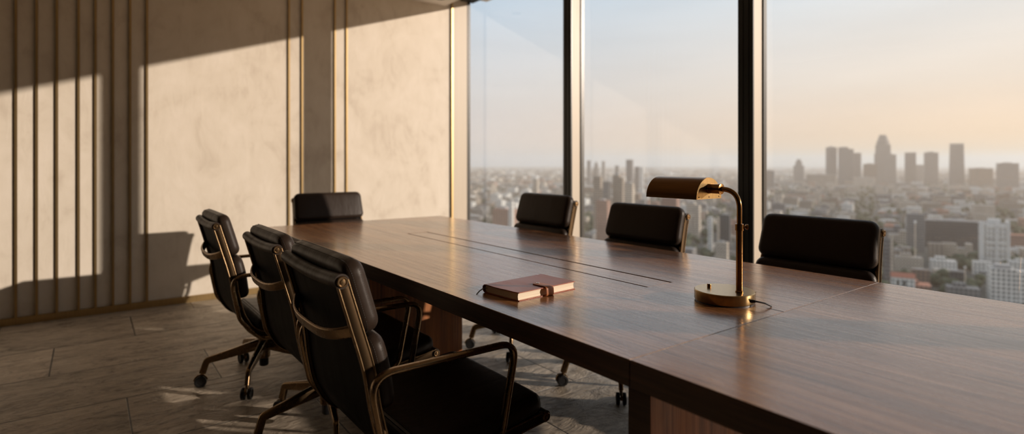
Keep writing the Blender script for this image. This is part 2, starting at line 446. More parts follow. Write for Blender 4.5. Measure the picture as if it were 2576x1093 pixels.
# ------------------------------------------------------------------ office chair (front = local +y, column at the origin)
PROF = [(-.270,.850), (-.238,.740), (-.204,.615), (-.188,.505), (-.162,.405), (-.108,.327), (-.02,.298), (.11,.305), (.26,.325), (.385,.340)]
PATH = catmull([(a, b, 0) for a, b in PROF], 10)
ARC = [0]
for i in range(1, len(PATH)): ARC.append(ARC[-1] + (PATH[i]-PATH[i-1]).length)
def at_arc(s):
    """point, tangent, front normal of the side profile (in F, z)"""
    if s <= 0: d = (PATH[1]-PATH[0]).normalized(); p = PATH[0] + d*s
    elif s >= ARC[-1]: d = (PATH[-1]-PATH[-2]).normalized(); p = PATH[-1] + d*(s-ARC[-1])
    else:
        i = next(k for k in range(1, len(ARC)) if ARC[k] >= s)
        t = (s-ARC[i-1])/(ARC[i]-ARC[i-1]); p = PATH[i-1].lerp(PATH[i], t)
        d0 = (PATH[min(i+1, len(PATH)-1)]-PATH[max(i-2, 0)]).normalized(); d = d0
    return p, d, Vector((-d.y, d.x, 0))
def arc_at_z(z):
    for i in range(1, len(PATH)):
        if PATH[i].y <= z: return ARC[i]
    return ARC[-1]
HW = .243                    # half spacing of the side rails at the top
FL = .030                    # they spread towards the seat
def hwa(s):
    t = max(0, min(1, s/.55)); return HW + FL*t*t*(3-2*t)
LEND = ARC[-1]

def wrap(u, s, c):           # pad space -> chair space
    p, d, n = at_arc(s); q = p + n*c
    return (u*hwa(s)/HW, q.x, q.y)

def pad(name, s0, s1, hw, th, r, puff, parent, mat, base=.010):
    hy = (s1-s0)/2; sm = (s0+s1)/2; hz = th/2
    vs, fs = gridbox(hw, hy, hz, r, 14, 14, 2, 6)
    out = []; rc = .042
    for v in vs:
        x, y, c = v
        du, ds = abs(x)-(hw-rc), abs(y)-(hy-rc)
        if du > 0 and ds > 0:                      # rounded plan corner
            l = sqrt(du*du+ds*ds); f = max(du, ds)/l
            du *= f; ds *= f; l = sqrt(du*du+ds*ds)
            x, y = math.copysign(hw-rc+du, x), math.copysign(hy-rc+ds, y)
            d = rc-l; nx_, ny_ = math.copysign(du/l, x), math.copysign(ds/l, y)
        elif hw-abs(x) < hy-abs(y): d, nx_, ny_ = hw-abs(x), math.copysign(1, x), 0
        else: d, nx_, ny_ = hy-abs(y), 0, math.copysign(1, y)
        pd, pz = max(0, r-d), max(0, abs(c)-(hz-r))
        if pd > 0 and pz > 0:                      # rounded edge
            l = sqrt(pd*pd+pz*pz); k = max(pd, pz)/l
            mv = pd-pd*k; x -= nx_*mv; y -= ny_*mv
            c = math.copysign(hz-r+pz*k, c)
        a, b = x/hw, y/hy
        if c > 0: c *= 1 + puff*(1-min(1, abs(a))**4)*(1-min(1, abs(b))**3)
        out.append(wrap(x, sm+y, base+hz+c))
    o = MB().add(out, fs).build(name, mat, parent, angle=60)
    # stitching: dashes round the rim, two rows
    rx = .042
    per = []
    for cx_, cy_, a0 in ((hw-rx, hy-rx, 0), (-hw+rx, hy-rx, 90), (-hw+rx, -hy+rx, 180), (hw-rx, -hy+rx, 270)):
        for k in range(11): per.append(Vector((cx_+rx*cos(R(a0+9*k)), cy_+rx*sin(R(a0+9*k)), 0)))
    pts = []; 
    for i in range(len(per)):
        a, b = per[i], per[(i+1) % len(per)]; n = max(1, int((b-a).length/.003))
        for q in range(n): pts.append(a.lerp(b, q/n))
    for cz in (.42, -.38):
        i = 0; g = MB()
        while i+3 < len(pts):
            a, b = pts[i], pts[i].lerp(pts[i+1], .95)
            nrm = Vector(((b-a).y, -(b-a).x, 0)); nrm = nrm.normalized() if nrm.length > 0 else Vector((1,0,0))
            ins = max(0, abs(cz)*hz-(hz-r)); ins = r - sqrt(max(0, r*r-ins*ins))
            corners = []
            for P in (a, b):
                for dz in (-.0007, .0007):
                    corners.append((P - nrm*(ins-.0006), cz*hz+dz))
            vsd = [wrap(c.x, sm+c.y, base+hz+dz) for c, dz in corners]
            vs2 = [wrap(c.x-nrm.x*.002, sm+c.y-nrm.y*.002, base+hz+dz) for c, dz in corners]
            g.add(vsd+vs2, [(0,1,3,2), (4,6,7,5), (0,2,6,4), (1,5,7,3), (0,4,5,1), (2,3,7,6)])
            i += 2
        g.build('stitching', M_stitch, o, smooth=False)
    return o

def make_chair(name, label):
    C = empty(name); tag(C, label, 'chair', 'black leather chairs around the conference table')
    up = []
    # sling
    n = 60; th = .0035
    g = MB(); vs = []; fs = []
    us = [-HW+.006 + (2*HW-.012)*i/8 for i in range(9)]
    for side in (1, -1):
        for i in range(n+1):
            s = LEND*i/n
            for u in us: vs.append(wrap(u, s, side*th - .004*(1-(u/HW)**2)*(1 if s < .45 else 0)))
    W = 9
    for l in range(2):
        b = l*(n+1)*W
        for i in range(n):
            for j in range(W-1):
                q = (b+i*W+j, b+i*W+j+1, b+(i+1)*W+j+1, b+(i+1)*W+j); fs.append(q if l else q[::-1])
    B = (n+1)*W
    for i in range(n):
        for j in (0, W-1): fs.append((i*W+j, (i+1)*W+j, B+(i+1)*W+j, B+i*W+j))
    for j in range(W-1):
        for i in (0, n): fs.append((i*W+j, i*W+j+1, B+i*W+j+1, B+i*W+j))
    g.add(vs, fs); up.append(g.build('sling', M_sling, C, angle=60))
    # side rails: grooved flat bars
    for sgn in (-1, 1):
        P = [(sgn*hwa(LEND*i/70), at_arc(LEND*i/70)[0].x, at_arc(LEND*i/70)[0].y) for i in range(71)]
        g = MB().sweep(P, rrect(.0045, .0135, .002, 2), side=(1,0,0), mi=1)
        for off in (-.0145, .0145):
            Q = []
            for i in range(71):
                p, d, nn = at_arc(LEND*i/70); Q.append((sgn*hwa(LEND*i/70), p.x+nn.x*off, p.y+nn.y*off))
            g.sweep(Q, rrect(.0068, .0034, .003, 3), side=(1,0,0), mi=0)
        up.append(g.build('side_rail', [M_bronze, M_web], C, angle=40))
    # rolled ends with bronze caps
    for s, nm, r in ((0, 'top_roll', .0195), (LEND, 'front_roll', .019)):
        p, d, nn = at_arc(s)
        g = MB(); pts = []; hw = hwa(s)
        for i in range(21):
            u = -hw-.006 + (2*hw+.012)*i/20
            sag = -.010*(1-(u/hw)**2) if s == 0 else 0
            pts.append((u, p.x-.002, p.y+sag))
        g.sweep(pts, circ(r, 20)); ro = g.build(nm, M_leather, C, angle=60); up.append(ro)
        for sgn in (-1, 1):
            e = Vector((sgn*(hw+.005), p.x-.002, p.y))
            c = MB().lathe([(r*.76, 0), (r*.76, .006), (r*.68, .008), (r*.56, .008), (r*.52, .0055), (r*.34, .0055), (r*.30, .0085), (.0005, .009)], e, (sgn,0,0), 28)
            co = c.build('end_cap', M_bronze, ro); co['label'] = 'round bronze end cap'
    # pads
    sa, sb, sc = -.042, arc_at_z(.702), arc_at_z(.485)
    up.append(pad('back_pad', sa, sb-.002, .252, .056, .025, .22, C, M_leather))
    up.append(pad('back_pad', sb+.002, sc, .250, .052, .024, .22, C, M_leather))
    up.append(pad('seat_pad', arc_at_z(.330)+.010, LEND+.004, .250, .066, .029, .20, C, M_leather))
    # brace across the back
    p, d, nn = at_arc(.135)
    pts = []
    for i in range(33):
        a = -1+2*i/32; bow = .046*(1-abs(a)**3.2)
        pts.append((a*(hwa(.135)-.002), p.x-nn.x*(bow+.004), p.y-nn.y*(bow+.004)-.020*(1-abs(a)**3)))
    up.append(MB().sweep(pts, [(y, x) for x, y in rrect(.0062, .0165, .0055, 3)], side=tuple((0, d.x, d.y))).build('back_brace', M_bronze, C, angle=50))
    # arm loops
    loop = [(-.222,.612), (.247,.612), (.188,.325), (-.085,.288), (-.180,.40)]
    for sgn in (-1, 1):
        X = sgn*(HW+FL+.030)
        pl = fillet([(X, a, b) for a, b in loop], [.060,.050,.07,.10,.10], 8, closed=True)
        dense = []
        for i in range(len(pl)):
            a, b = pl[i], pl[(i+1) % len(pl)]
            if (b-a).length < 1e-6: continue
            m = max(1, int((b-a).length/.02))
            for q in range(m): dense.append(a.lerp(b, q/m))
        g = MB().sweep(dense, rrect(.0125, .0090, .008, 3), side=(1,0,0), closed=True)
        for a, b in ((-.183,.455), (.0,.296), (.190,.335)):
            g.cyl((sgn*(HW+FL-.008), a, b), (sgn*(HW+FL+.028), a, b), .009, n=14)
        up.append(g.build('armrest', M_bronze, C, angle=45))
    # carrier under the seat
    g = MB().box((-.07, -.07, .262), (.07, .11, .292)).box((-HW-FL+.004, .015, .268), (HW+FL-.004, .045, .291))
    up.append(g.build('seat_bracket', M_blackmetal, C, smooth=False))
    up.append(MB().lathe([(.021, .14), (.021, .27)], (0,0,0), (0,0,1), 24).build('gas_lift', M_black, C))
    # hub, legs, casters
    g = MB().lathe([(.020, .062), (.023, .066), (.023, .105), (.0235, .106)], (0,0,0), (0,0,1), 24, 1)
    g.lathe([(.027, .104), (.031, .108), (.033, .17), (.029, .245), (.027, .252), (.024, .252)], (0,0,0), (0,0,1), 28, 0)
    hub = g.build('hub', [M_bronze, M_black], C)
    legs = []
    pth = fillet([(.022, 0, .178), (.272, 0, .128), (.292, 0, .066)], [0, .020, 0], 6)
    full = []
    for i in range(len(pth)-1):
        m = max(1, int((pth[i+1]-pth[i]).length/.03))
        for q in range(m): full.append(pth[i].lerp(pth[i+1], q/m))
    full.append(pth[-1]); sca = [1 - .42*min(1, max(0, q.x-.02)/.255) for q in full]
    for kk in range(5):
        a = 2*pi*kk/5
        g = MB().sweep(full, rrect(.019, .028, .013, 4), side=(0,1,0), scale=sca)
        lg = g.build('leg', M_bronze, C, angle=50); lg.rotation_euler = (0, 0, a); legs.append(lg)
        c = MB()
        cx = .300
        for sg in (-1, 1):
            c.lathe([(.020, 0), (.0275, .002), (.0285, .005), (.0285, .015), (.026, .018), (.018, .0185), (.0175, .016), (.001, .016)], (cx, sg*.006, .0285), (0, sg, 0), 26, 0)
        hood = [(cx+.0305*cos(t), 0, .0285+.0305*sin(t)) for t in [R(5+170*q/14) for q in range(15)]]
        c.sweep(hood, rrect(.0055, .003, .0025, 2), side=(0,1,0), mi=1)
        c.cyl((.293, 0, .055), (.291, 0, .078), .008, .010, 14, 1)
        c.cyl((cx, -.020, .0285), (cx, .020, .0285), .006, n=12, mi=1)
        cs = c.build('caster', [M_black, M_bronze], lg); cs['label'] = 'black twin wheel caster with bronze hood'
    return C, up, legs

CHAIRS = [  # x, y, facing (rotz), seat raise, turn of the star base (world degrees), label
    (.790, 1.663, -90, 0.0, 166, 'black leather chair in front, its seat and armrest filling the bottom of the view'),
    (.834, 2.454, -90, -.02, 186, 'middle of three black leather chairs along the near table edge'),
    (.758, 3.240, -90, 0.0, 170, 'black leather chair along the near table edge closest to the plaster wall'),
    (1.44, 3.985, 180, .026, 20, 'black leather chair at the head of the table against the plaster wall'),
    (2.165, 2.83, 90, .046, 153, 'black leather chair by the window mullion nearest the plaster wall'),
    (2.235, 2.06, 90, .020, 155, 'middle black leather chair on the window side, half behind the brass lamp shade'),
    (2.405, 1.215, 90, .006, 150, 'wide looking black leather chair on the window side, right of the brass lamp'),
]
def place(C, ups, legs, x, y, rz, lift, star, label):
    C.location = (x, y, 0); C.rotation_euler = (0, 0, R(rz)); C['label'] = label
    for u in ups: u.location.z += lift
    for i, l in enumerate(legs): l.rotation_euler = (0, 0, R(star - rz + 72*i))
proto, ups, legs = make_chair('office_chair', CHAIRS[0][5])
def copy_chair():
    c = proto.copy(); COL.objects.link(c); mp = {}
    for ch in proto.children:
        d = ch.copy(); COL.objects.link(d); d.parent = c; mp[ch] = d
        for g in ch.children:
            e = g.copy(); COL.objects.link(e); e.parent = d
    return c, [mp[u] for u in ups], [mp[l] for l in legs]
sets = [copy_chair() for _ in CHAIRS[1:]]
place(proto, ups, legs, *CHAIRS[0])
for st, d in zip(sets, CHAIRS[1:]): place(*st, *d)

# ------------------------------------------------------------------ brass desk lamp
LX, LY = 1.558, .993
LP = empty('desk_lamp', (LX, LY, ZT)); tag(LP, 'brass pharmacy desk lamp with half round shade standing on the table', 'lamp')
g = MB().lathe([(.086, 0), (.086, .004), (.0875, .0041)], (0,0,0), (0,0,1), 64, 1)
g.lathe([(.0875, .004), (.0885, .006), (.0885, .0325), (.0865, .0345), (.02, .0347), (.001, .0347)], (0,0,0), (0,0,1), 72, 0)
g.build('base', [M_lampbase, M_black], LP, angle=40)
MB().lathe([(.0062, .034), (.0062, .0445), (.0055, .0455), (.001, .0456)], (-.010, .047, 0), (0,0,1), 24).build('switch', M_lampbrass, LP)
PX, PY = .004, -.047
g = MB().lathe([(.0118, .034), (.0118, .038), (.0098, .040), (.0098, .225)], (PX, PY, 0), (0,0,1), 28); g.build('pole', M_lampbrass, LP)
zA = 1.0727-ZT
arm = fillet([(PX, PY, .225), (PX, PY, zA), (PX, .030, zA)], [0, .058, 0], 16)
MB().sweep(arm, circ(.0077, 18), side=(1,0,0)).build('arm', M_lampbrass, LP, angle=60)
g = MB().lathe([(.0098, .219), (.0122, .220), (.0122, .239), (.0098, .240)], (PX, PY, 0), (0,0,1), 28)
col = g.build('collar', M_lampbrass, LP)
kd = Vector((.70, -.71, 0))
g = MB().lathe([(.004, .010), (.004, .017), (.0075, .018), (.0085, .021), (.0075, .0245), (.001, .0255)], (PX, PY, .2305), kd, 22); g.build('thumb_screw', M_lampbrass, col)
g = MB().lathe([(.0135, 0), (.0165, .001), (.0165, .006), (.0150, .0065), (.0150, .040), (.0158, .041), (.0158, .046), (.010, .047)], (PX, .012, zA), (0,1,0), 32)
g.build('socket', M_lampbrass, LP)
# half cylinder shade
SZ, SR = 1.040-ZT, .0668; SY0, SY1 = 1.0515-LY, 1.2425-LY
n = 40; vs = []; fs = []
for y in (SY0, SY1):
    for r in (SR, SR-.0018):
        for i in range(n+1):
            a = pi*i/n; vs.append((PX+r*cos(a), y, SZ+r*1.01*sin(a)))
m = n+1
for i in range(n):
    fs += [(i, i+1, 2*m+i+1, 2*m+i), (m+i, 3*m+i, 3*m+i+1, m+i+1), (i, m+i, m+i+1, i+1), (2*m+i, 2*m+i+1, 3*m+i+1, 3*m+i)]
for i in (0, n): fs.append((i, 2*m+i, 3*m+i, m+i))
sh = MB().add(vs, fs).build('lamp_shade', M_lampshade, LP, angle=40)
for y0, y1 in ((SY0-.0022, SY0+.0005), (SY1-.0005, SY1+.0022)):
    vs = []; fs = []
    for y in (y0, y1):
        for i in range(n+1):
            a = pi*i/n; vs.append((PX+(SR-.0006)*cos(a), y, SZ+(SR-.0006)*1.01*sin(a)))
    fs = [tuple(range(m)), tuple(range(m, 2*m))[::-1]] + [(i, i+1, m+i+1, m+i) for i in range(n)] + [(0, m, 2*m-1, n)]
    MB().add(vs, fs).build('end_plate', M_lampbase, sh, angle=40)
for dx in (-.053, 0, .053):
    MB().lathe([(.0026, 0), (.0024, .0010), (.001, .0011)], (PX+dx, SY0-.002, SZ+.0065), (0,-1,0), 14).build('screw', M_bronze_d, sh)
MB().lathe([(.011, 0), (.017, .02), (.019, .07), (.015, .115), (.004, .125)], (PX, SY0+.012, zA-.004), (0,1,0), 24).build('bulb', plain('frosted_bulb', (.8,.78,.72), .5), LP)
st = Vector((-.003, -.0875, .0165))
g = MB().lathe([(.0052, 0), (.0052, .004), (.0042, .010), (.0030, .014)], st, Vector((.25,-.96,.08)), 18)
cordp = catmull([st, st + Vector((.005,-.014,.0008)), Vector((.021,-.1150,.0125)), Vector((.034,-.1215,.0068)), Vector((.0430,-.1250,.0026))], 8)
g.sweep(cordp, circ(.0025, 10))
g.build('power_cord', M_black, LP, angle=60)

# ------------------------------------------------------------------ leather notebook
NB = empty('notebook', (1.044, 1.362, ZT), R(4.6)); tag(NB, 'brown leather bound notebook with strap closure lying on the table', 'notebook')
M_cognac = leather('cognac_leather', (.30,.072,.028), .36, wr=.06)
M_strap = leather('strap_leather', (.40,.13,.04), .42, wr=.05)
m_, nt, b, _ = newmat('paper_edges'); M_paper = m_
t = N(nt, 'TexNoise', i_Scale=1.0, i_Detail=2.0); L(nt, mapped(nt, (6, 6, 1400)), t.inputs['Vector'])
rp = ramp(nt, [(.35, (.72,.60,.44)), (.65, (.90,.80,.64))]); L(nt, t.outputs['Fac'], rp.inputs['Fac']); L(nt, rp.outputs[0], b.inputs['Base Color']); b.inputs['Roughness'].default_value = .8
BL, BW, BH = .260, .172, .0272
def cover_path():
    r = BH/2-.0014; pts = [(-.001, .0014)]
    for i in range(1, 9): pts.append(((BW-r)*i/8, .0014))
    for i in range(1, 17):
        a = -pi/2 + pi*i/16; pts.append((BW-r+r*1.0*cos(a), BH/2 + r*sin(a)))
    for i in range(7, -1, -1): pts.append(((BW-r)*i/8 - (.001 if i == 0 else 0), BH-.0014 - (.0008 if 3 < i < 7 else 0)))
    return pts
pts = cover_path(); vs = []; fs = []
nx = 2
# corners of the boards slightly rounded: inset the ends near the fore edge
for (y, z) in pts:
    ins = .004*(1-min(1, max(0, (y+.001)/.005)))
    for x in (ins, BL-ins):
        vs.append((x, y, z))
g = MB()
for i, (y, z) in enumerate(pts): pass
outer = []; 
for i, (y, z) in enumerate(pts):
    a = Vector((*pts[max(0, i-1)], 0)); c = Vector((*pts[min(len(pts)-1, i+1)], 0)); d = (c-a).normalized(); nn = Vector((d.y, -d.x, 0))
    outer.append((nn.x, nn.y))
q = []
for i, (y, z) in enumerate(pts):
    ins = .004*(1-min(1, max(0, (y+.001)/.006)))
    for sgn in (1, -1):
        for x in (ins, BL-ins): q.append((x, y+outer[i][0]*.0014*sgn, z+outer[i][1]*.0014*sgn))
np_ = len(pts); f2 = []
for i in range(np_-1):
    a, c = i*4, (i+1)*4
    f2 += [(a, a+1, c+1, c), (a+2, c+2, c+3, a+3), (a, c, c+2, a+2), (a+1, a+3, c+3, c+1)]
f2 += [(0, 2, 3, 1), ((np_-1)*4, (np_-1)*4+1, (np_-1)*4+3, (np_-1)*4+2)]
cv = MB().add(q, f2).build('cover', M_cognac, NB, angle=35)
md = cv.modifiers.new('edge', 'BEVEL'); md.width = .0007; md.segments = 2; md.limit_method = 'ANGLE'
g = MB()
for zz in (BH-.0001, .0001): pass
for i in range(58):
    x = .008 + i*.0042
    g.box((x, .0042, BH-.0003), (x+.0026, .0048, BH+.0002))
g.build('stitching', plain('tan_thread', (.34,.14,.06), .7), cv, smooth=False)
pr = [(.004, .0028), (BW-.016, .0028), (BW-.010, .007), (BW-.008, BH/2), (BW-.010, BH-.007), (BW-.016, BH-.0028), (.004, BH-.0028), (.0062, BH/2)]
g = MB().add([(.005, y, z) for y, z in pr] + [(BL-.005, y, z) for y, z in pr], [tuple(range(8)), tuple(range(8, 16))[::-1]] + [(i, (i+1) % 8, 8+(i+1) % 8, 8+i) for i in range(8)])
g.build('page_block', M_paper, NB, angle=30)
sx0, sx1 = .112, .145
sp = fillet([(0, .046, BH+.0016), (0, -.009, BH+.0022), (0, -.011, -.0), (0, .004, .0016)], [0, .010, .007, 0], 8)
sp = [Vector((.1285, v.y, max(v.z, .0016))) for v in sp]
so = MB().sweep(sp, rrect(.0165, .0015, .0012, 2), side=(1,0,0)).build('strap', M_strap, NB, angle=40)
MB().lathe([(.0165, 0), (.0165, .003), (.0155, .0032)], (.1285, .046, BH+.0001), (0,0,1), 32).build('strap_end', M_strap, so)
MB().lathe([(.0052, 0), (.0058, .0010), (.0050, .0020), (.0030, .0022), (.0026, .0016), (.0006, .0016)], (.1285, .046, BH+.0031), (0,0,1), 24).build('snap_button', M_chrome, so)
rb = catmull([(.01, BW-.018, .015), (-.004, BW-.014, .016), (-.016, BW-.008, .009), (-.028, BW-.010, .003), (-.036, BW-.016, .0012)], 8)
MB().sweep(rb, rrect(.003, .0005, .0003, 1), side=(0,1,0)).build('ribbon', M_black, NB)

# ------------------------------------------------------------------ the city outside
HG = -115.0
CROT = R(-69)
def world(px, Z, dz=0):
    X = (px-1288)/1421*Z
    return Vector((.6*Z+.8*X, .8*Z-.6*X, dz))
def facade(name, wall, win=(.05,.055,.065), roof=None, fl=3.5, bay=3.2, wx=.55, wz=.5, rough=.75, wrough=.2):
    m, nt, b, _ = newmat(name)
    tc = N(nt, 'TexCoord'); sp = N(nt, 'SeparateXYZ'); L(nt, tc.outputs['Object'], sp.inputs[0])
    nm = N(nt, 'SeparateXYZ'); L(nt, tc.outputs['Normal'], nm.inputs[0])
    def M(op, a, c=None):
        q = N(nt, 'Math', operation=op)
        for i, v in enumerate((a, c)):
            if v is None: continue
            if isinstance(v, (int, float)): q.inputs[i].default_value = v
            else: L(nt, v, q.inputs[i])
        return q.outputs[0]
    h = M('FRACT', M('ADD', M('DIVIDE', M('ADD', sp.outputs['X'], sp.outputs['Y']), bay), 5000.0))
    z = M('FRACT', M('ADD', M('DIVIDE', sp.outputs['Z'], fl), 500.0))
    mask = M('MULTIPLY', M('LESS_THAN', h, wx), M('LESS_THAN', z, wz))
    side = M('LESS_THAN', M('ABSOLUTE', nm.outputs['Z']), .5)
    mask = M('MULTIPLY', mask, side)
    ns = N(nt, 'TexNoise', i_Scale=.05, i_Detail=3.0); L(nt, tc.outputs['Object'], ns.inputs['Vector'])
    rp = ramp(nt, [(.3, tuple(c*.8 for c in wall)), (.7, tuple(min(1, c*1.12) for c in wall))]); L(nt, ns.outputs['Fac'], rp.inputs['Fac'])
    roof = roof or tuple(.35*c+.09 for c in wall)
    rm = N(nt, 'MixRGB'); rm.inputs['Color1'].default_value = (*roof, 1); L(nt, side, rm.inputs['Fac']); L(nt, rp.outputs['Color'], rm.inputs['Color2'])
    mx = N(nt, 'MixRGB'); L(nt, mask, mx.inputs['Fac']); L(nt, rm.outputs[0], mx.inputs['Color1']); mx.inputs['Color2'].default_value = (*win, 1)
    L(nt, mx.outputs[0], b.inputs['Base Color'])
    rr = M('ADD', M('MULTIPLY', mask, wrough-rough), rough); L(nt, rr, b.inputs['Roughness'])
    return m
F = {
 'white': facade('facade_white', (.74,.72,.67)),
 'cream': facade('facade_cream', (.52,.445,.36), fl=3.3, bay=2.8),
 'beige': facade('facade_beige', (.32,.265,.21), fl=3.6, bay=4),
 'grey': facade('facade_grey', (.21,.205,.20), fl=3.4, bay=3),
 'slate': facade('facade_slate', (.17,.175,.185), fl=3.8, bay=2.4, wx=.7, wz=.65),
 'brown': facade('facade_brown', (.22,.155,.115), fl=3.4, bay=3.4),
 'terra': facade('facade_terracotta', (.33,.19,.14), roof=(.36,.15,.09)),
 'dark': facade('facade_dark', (.085,.085,.09), win=(.03,.035,.04), roof=(.2,.19,.18), fl=3.8, bay=3, wx=.75, wz=.6),
}
M_roofgear = plain('roof_plant', (.35,.34,.33), .7)
M_redroof = plain('red_roof', (.33,.12,.075), .8)
M_ground = plain('city_ground', (.06,.063,.055), .9, noise=.5, nscale=(.012,.012,.012))
M_tree = plain('tree_canopy', (.040,.055,.026), .9, noise=.5, nscale=(.2,.2,.2))

# ground plane far below
c = world(1900, 6000, HG-2)
gv = [world(-400, 60, HG), world(4200, 60, HG), world(4200, 16000, HG), world(-400, 16000, HG)]
g = MB().add([tuple(v) for v in gv] + [tuple(v + Vector((0,0,-3))) for v in gv], [(0,1,2,3), (7,6,5,4), (0,4,5,1), (1,5,6,2), (2,6,7,3), (3,7,4,0)])
o = g.build('ground', M_ground, smooth=False); struct(o, 'city ground far below the windows', 'ground')

OCC = []     # footprints taken by the named buildings (x, y, radius)
def hero(px0, px1, ytop, Z, depth, mat, label, var='box', name='tower', cat='tower', rot=0, group=None):
    al = abs(R(-36.87)-CROT - math.atan(((px0+px1)/2-1288)/1421)); span = (px1-px0)*Z/1421
    depth = min(depth, span*.6); w = max(span*.5, (span-depth*sin(al))/cos(al)); H = CH + (409-ytop)*Z/1421 - HG
    p = world((px0+px1)/2, Z + depth/2)
    E = empty(name, (p.x, p.y, HG), CROT + R(rot)); tag(E, label, cat, group)
    OCC.append((p.x, p.y, max(w, depth)*.75))
    a, d = w/2, depth/2; m = F[mat]
    def B(nm, *boxes, mat=m):
        g = MB()
        for bx in boxes: g.box(*bx)
        return g.build(nm, mat, E, smooth=False)
    if var == 'box':
        B('body', ((-a,-d,0), (a,d,H)))
        B('roof_plant', ((-a*.5,-d*.5,H), (a*.35,d*.4,H+min(6, H*.03))), mat=M_roofgear)
    elif var == 'plain':
        B('body', ((-a,-d,0), (a,d,H)))
    elif var == 'stepped':
        B('body', ((-a,-d,0), (a,d,H*.72)))
        B('upper_storeys', ((-a*.62,-d*.62,H*.72), (a*.62,d*.62,H*.90)))
        B('crown', ((-a*.36,-d*.36,H*.90), (a*.36,d*.36,H)))
    elif var == 'tiered':
        B('body', ((-a,-d,0), (a*.62,d,H*.62)))
        B('body', ((-a*.9,-d*.9,H*.62), (a*.5,d*.9,H*.80)))
        B('side_wing', ((a*.62,-d*.8,0), (a,d*.8,H*.60)))
        g = MB(); g.lathe([(a*.60, H*.80), (a*.60, H*.88), (a*.46, H*.885), (a*.46, H*.955), (a*.34, H*.957), (a*.34, H)], (-a*.2,0,0), (0,0,1), 20)
        g.build('crown', m, E, angle=30)
    elif var == 'taper':
        g = MB(); k = .86
        g.add([(-a,-d,0), (a,-d,0), (a,d,0), (-a,d,0), (-a*k,-d*k,H*.975), (a*k,-d*k,H*.975), (a*k,d*k,H*.975), (-a*k,d*k,H*.975)], [(0,3,2,1), (4,5,6,7), (0,1,5,4), (1,2,6,5), (2,3,7,6), (3,0,4,7)])
        g.build('body', m, E, smooth=False)
        B('crown', ((-a*.88,-d*.88,H*.975), (a*.88,d*.88,H)), mat=M_roofgear)
    elif var == 'notch':
        B('body', ((-a,-d,0), (a*.35,d,H)))
        B('side_wing', ((a*.35,-d*.9,0), (a,d*.9,H*.955)))
        B('roof_plant', ((-a*.7,-d*.6,H), (a*.1,d*.5,H+3)), mat=M_roofgear)
    elif var == 'balcony':
        B('body', ((-a,-d,0), (a,d,H)))
        for i in range(int(H/6)):
            z = 4+i*6
            B('balcony', ((-a*.62,-d-1.3,z), (a*.1,-d,z+1.4)), ((a*.25,-d-1.3,z), (a*.8,-d,z+1.4)), mat=M_white)
        B('fin', ((-a-.6,-d-2,0), (-a+2.2,-d+1,H+2)), mat=M_white); B('fin', ((a*.08,-d-2,0), (a*.22,-d+1,H+2)), mat=M_white)
        B('fin', ((a-.8,-d-2,0), (a+.9,d,H+3)), mat=M_white)
        B('roof_plant', ((-a*.4,-d*.5,H), (a*.5,d*.5,H+5)), mat=M_white)
    elif var == 'gable':
        B('body', ((-a,-d,0), (a,d,H)))
        g = MB().add([(-a-.5,-d-.5,H), (a+.5,-d-.5,H), (a+.5,d+.5,H), (-a-.5,d+.5,H), (-a-.5,0,H+w*.22), (a+.5,0,H+w*.22)], [(0,3,2,1), (0,1,5,4), (2,3,4,5), (1,2,5), (3,0,4)])
        g.build('roof', M_redroof, E, smooth=False)
        for i in (-.55, 0): B('window', ((a*i,-d-.15,H*.62), (a*i+a*.22,-d,H*.86)), mat=M_black)
    elif var == 'mast':
        g = MB().lathe([(a*1.3, 0), (a, H*.3), (a*.75, H)], (0,0,0), (0,0,1), 12); g.build('shaft', m, E)
        MB().lathe([(a*1.6, H), (a*1.6, H+a*3), (a*.4, H+a*4)], (0,0,0), (0,0,1), 12).build('lamp_head', M_white, E)
    return E
M_white = plain('white_render', (.62,.61,.585), .7)
SK = 'skyline towers seen through the third window pane'
hero(1997,2022,401,3300,50,'grey','small stepped tower at the far end of the skyline, beside the dark window mullion','stepped', group=SK)
hero(2079,2104,371,3000,55,'slate','plain flat topped tower leading the skyline beside its taller twin','box', group=SK)
hero(2111,2145,371,2900,55,'slate','notched tower with a lower right shoulder in the skyline','notch', group=SK)
hero(2147,2165,385,3100,45,'slate','slim tower just right of the notched skyline tower','plain', group=SK)
hero(2174,2204,413,2800,60,'brown','squat dark block left of the tallest stepped skyscraper','box', group=SK)
hero(2203,2250,339,3000,70,'grey','tallest stepped skyscraper with a round crown on the skyline','tiered', group=SK)
hero(2278,2302,384,3000,50,'slate','narrow flat topped tower right of the tallest skyscraper','plain', group=SK)
hero(2306,2326,415,3300,50,'grey','short pale block between two flat topped skyline towers','plain', group=SK)
hero(2327,2357,384,2900,55,'slate','wide flat topped tower right of the short pale block','box', group=SK)
hero(2390,2423,361,2700,55,'slate','tall tapering tower standing alone on the right of the skyline','taper', group=SK)
hero(2443,2491,424,2600,60,'brown','broad low block right of the tapering tower','box', group=SK)
hero(2512,2556,411,2400,60,'slate','squarish dark block last on the right of the skyline','box', group=SK)
hero(1923,1947,430,2300,40,'slate','bluish mid rise tower close beside the dark window mullion','box', group=SK)
hero(2033,2100,440,2700,60,'beige','wide beige block at the foot of the skyline towers','box', 'building', 'building')
hero(2150,2200,447,2600,50,'cream','pale low block at the foot of the squat dark tower','box', 'building', 'building')
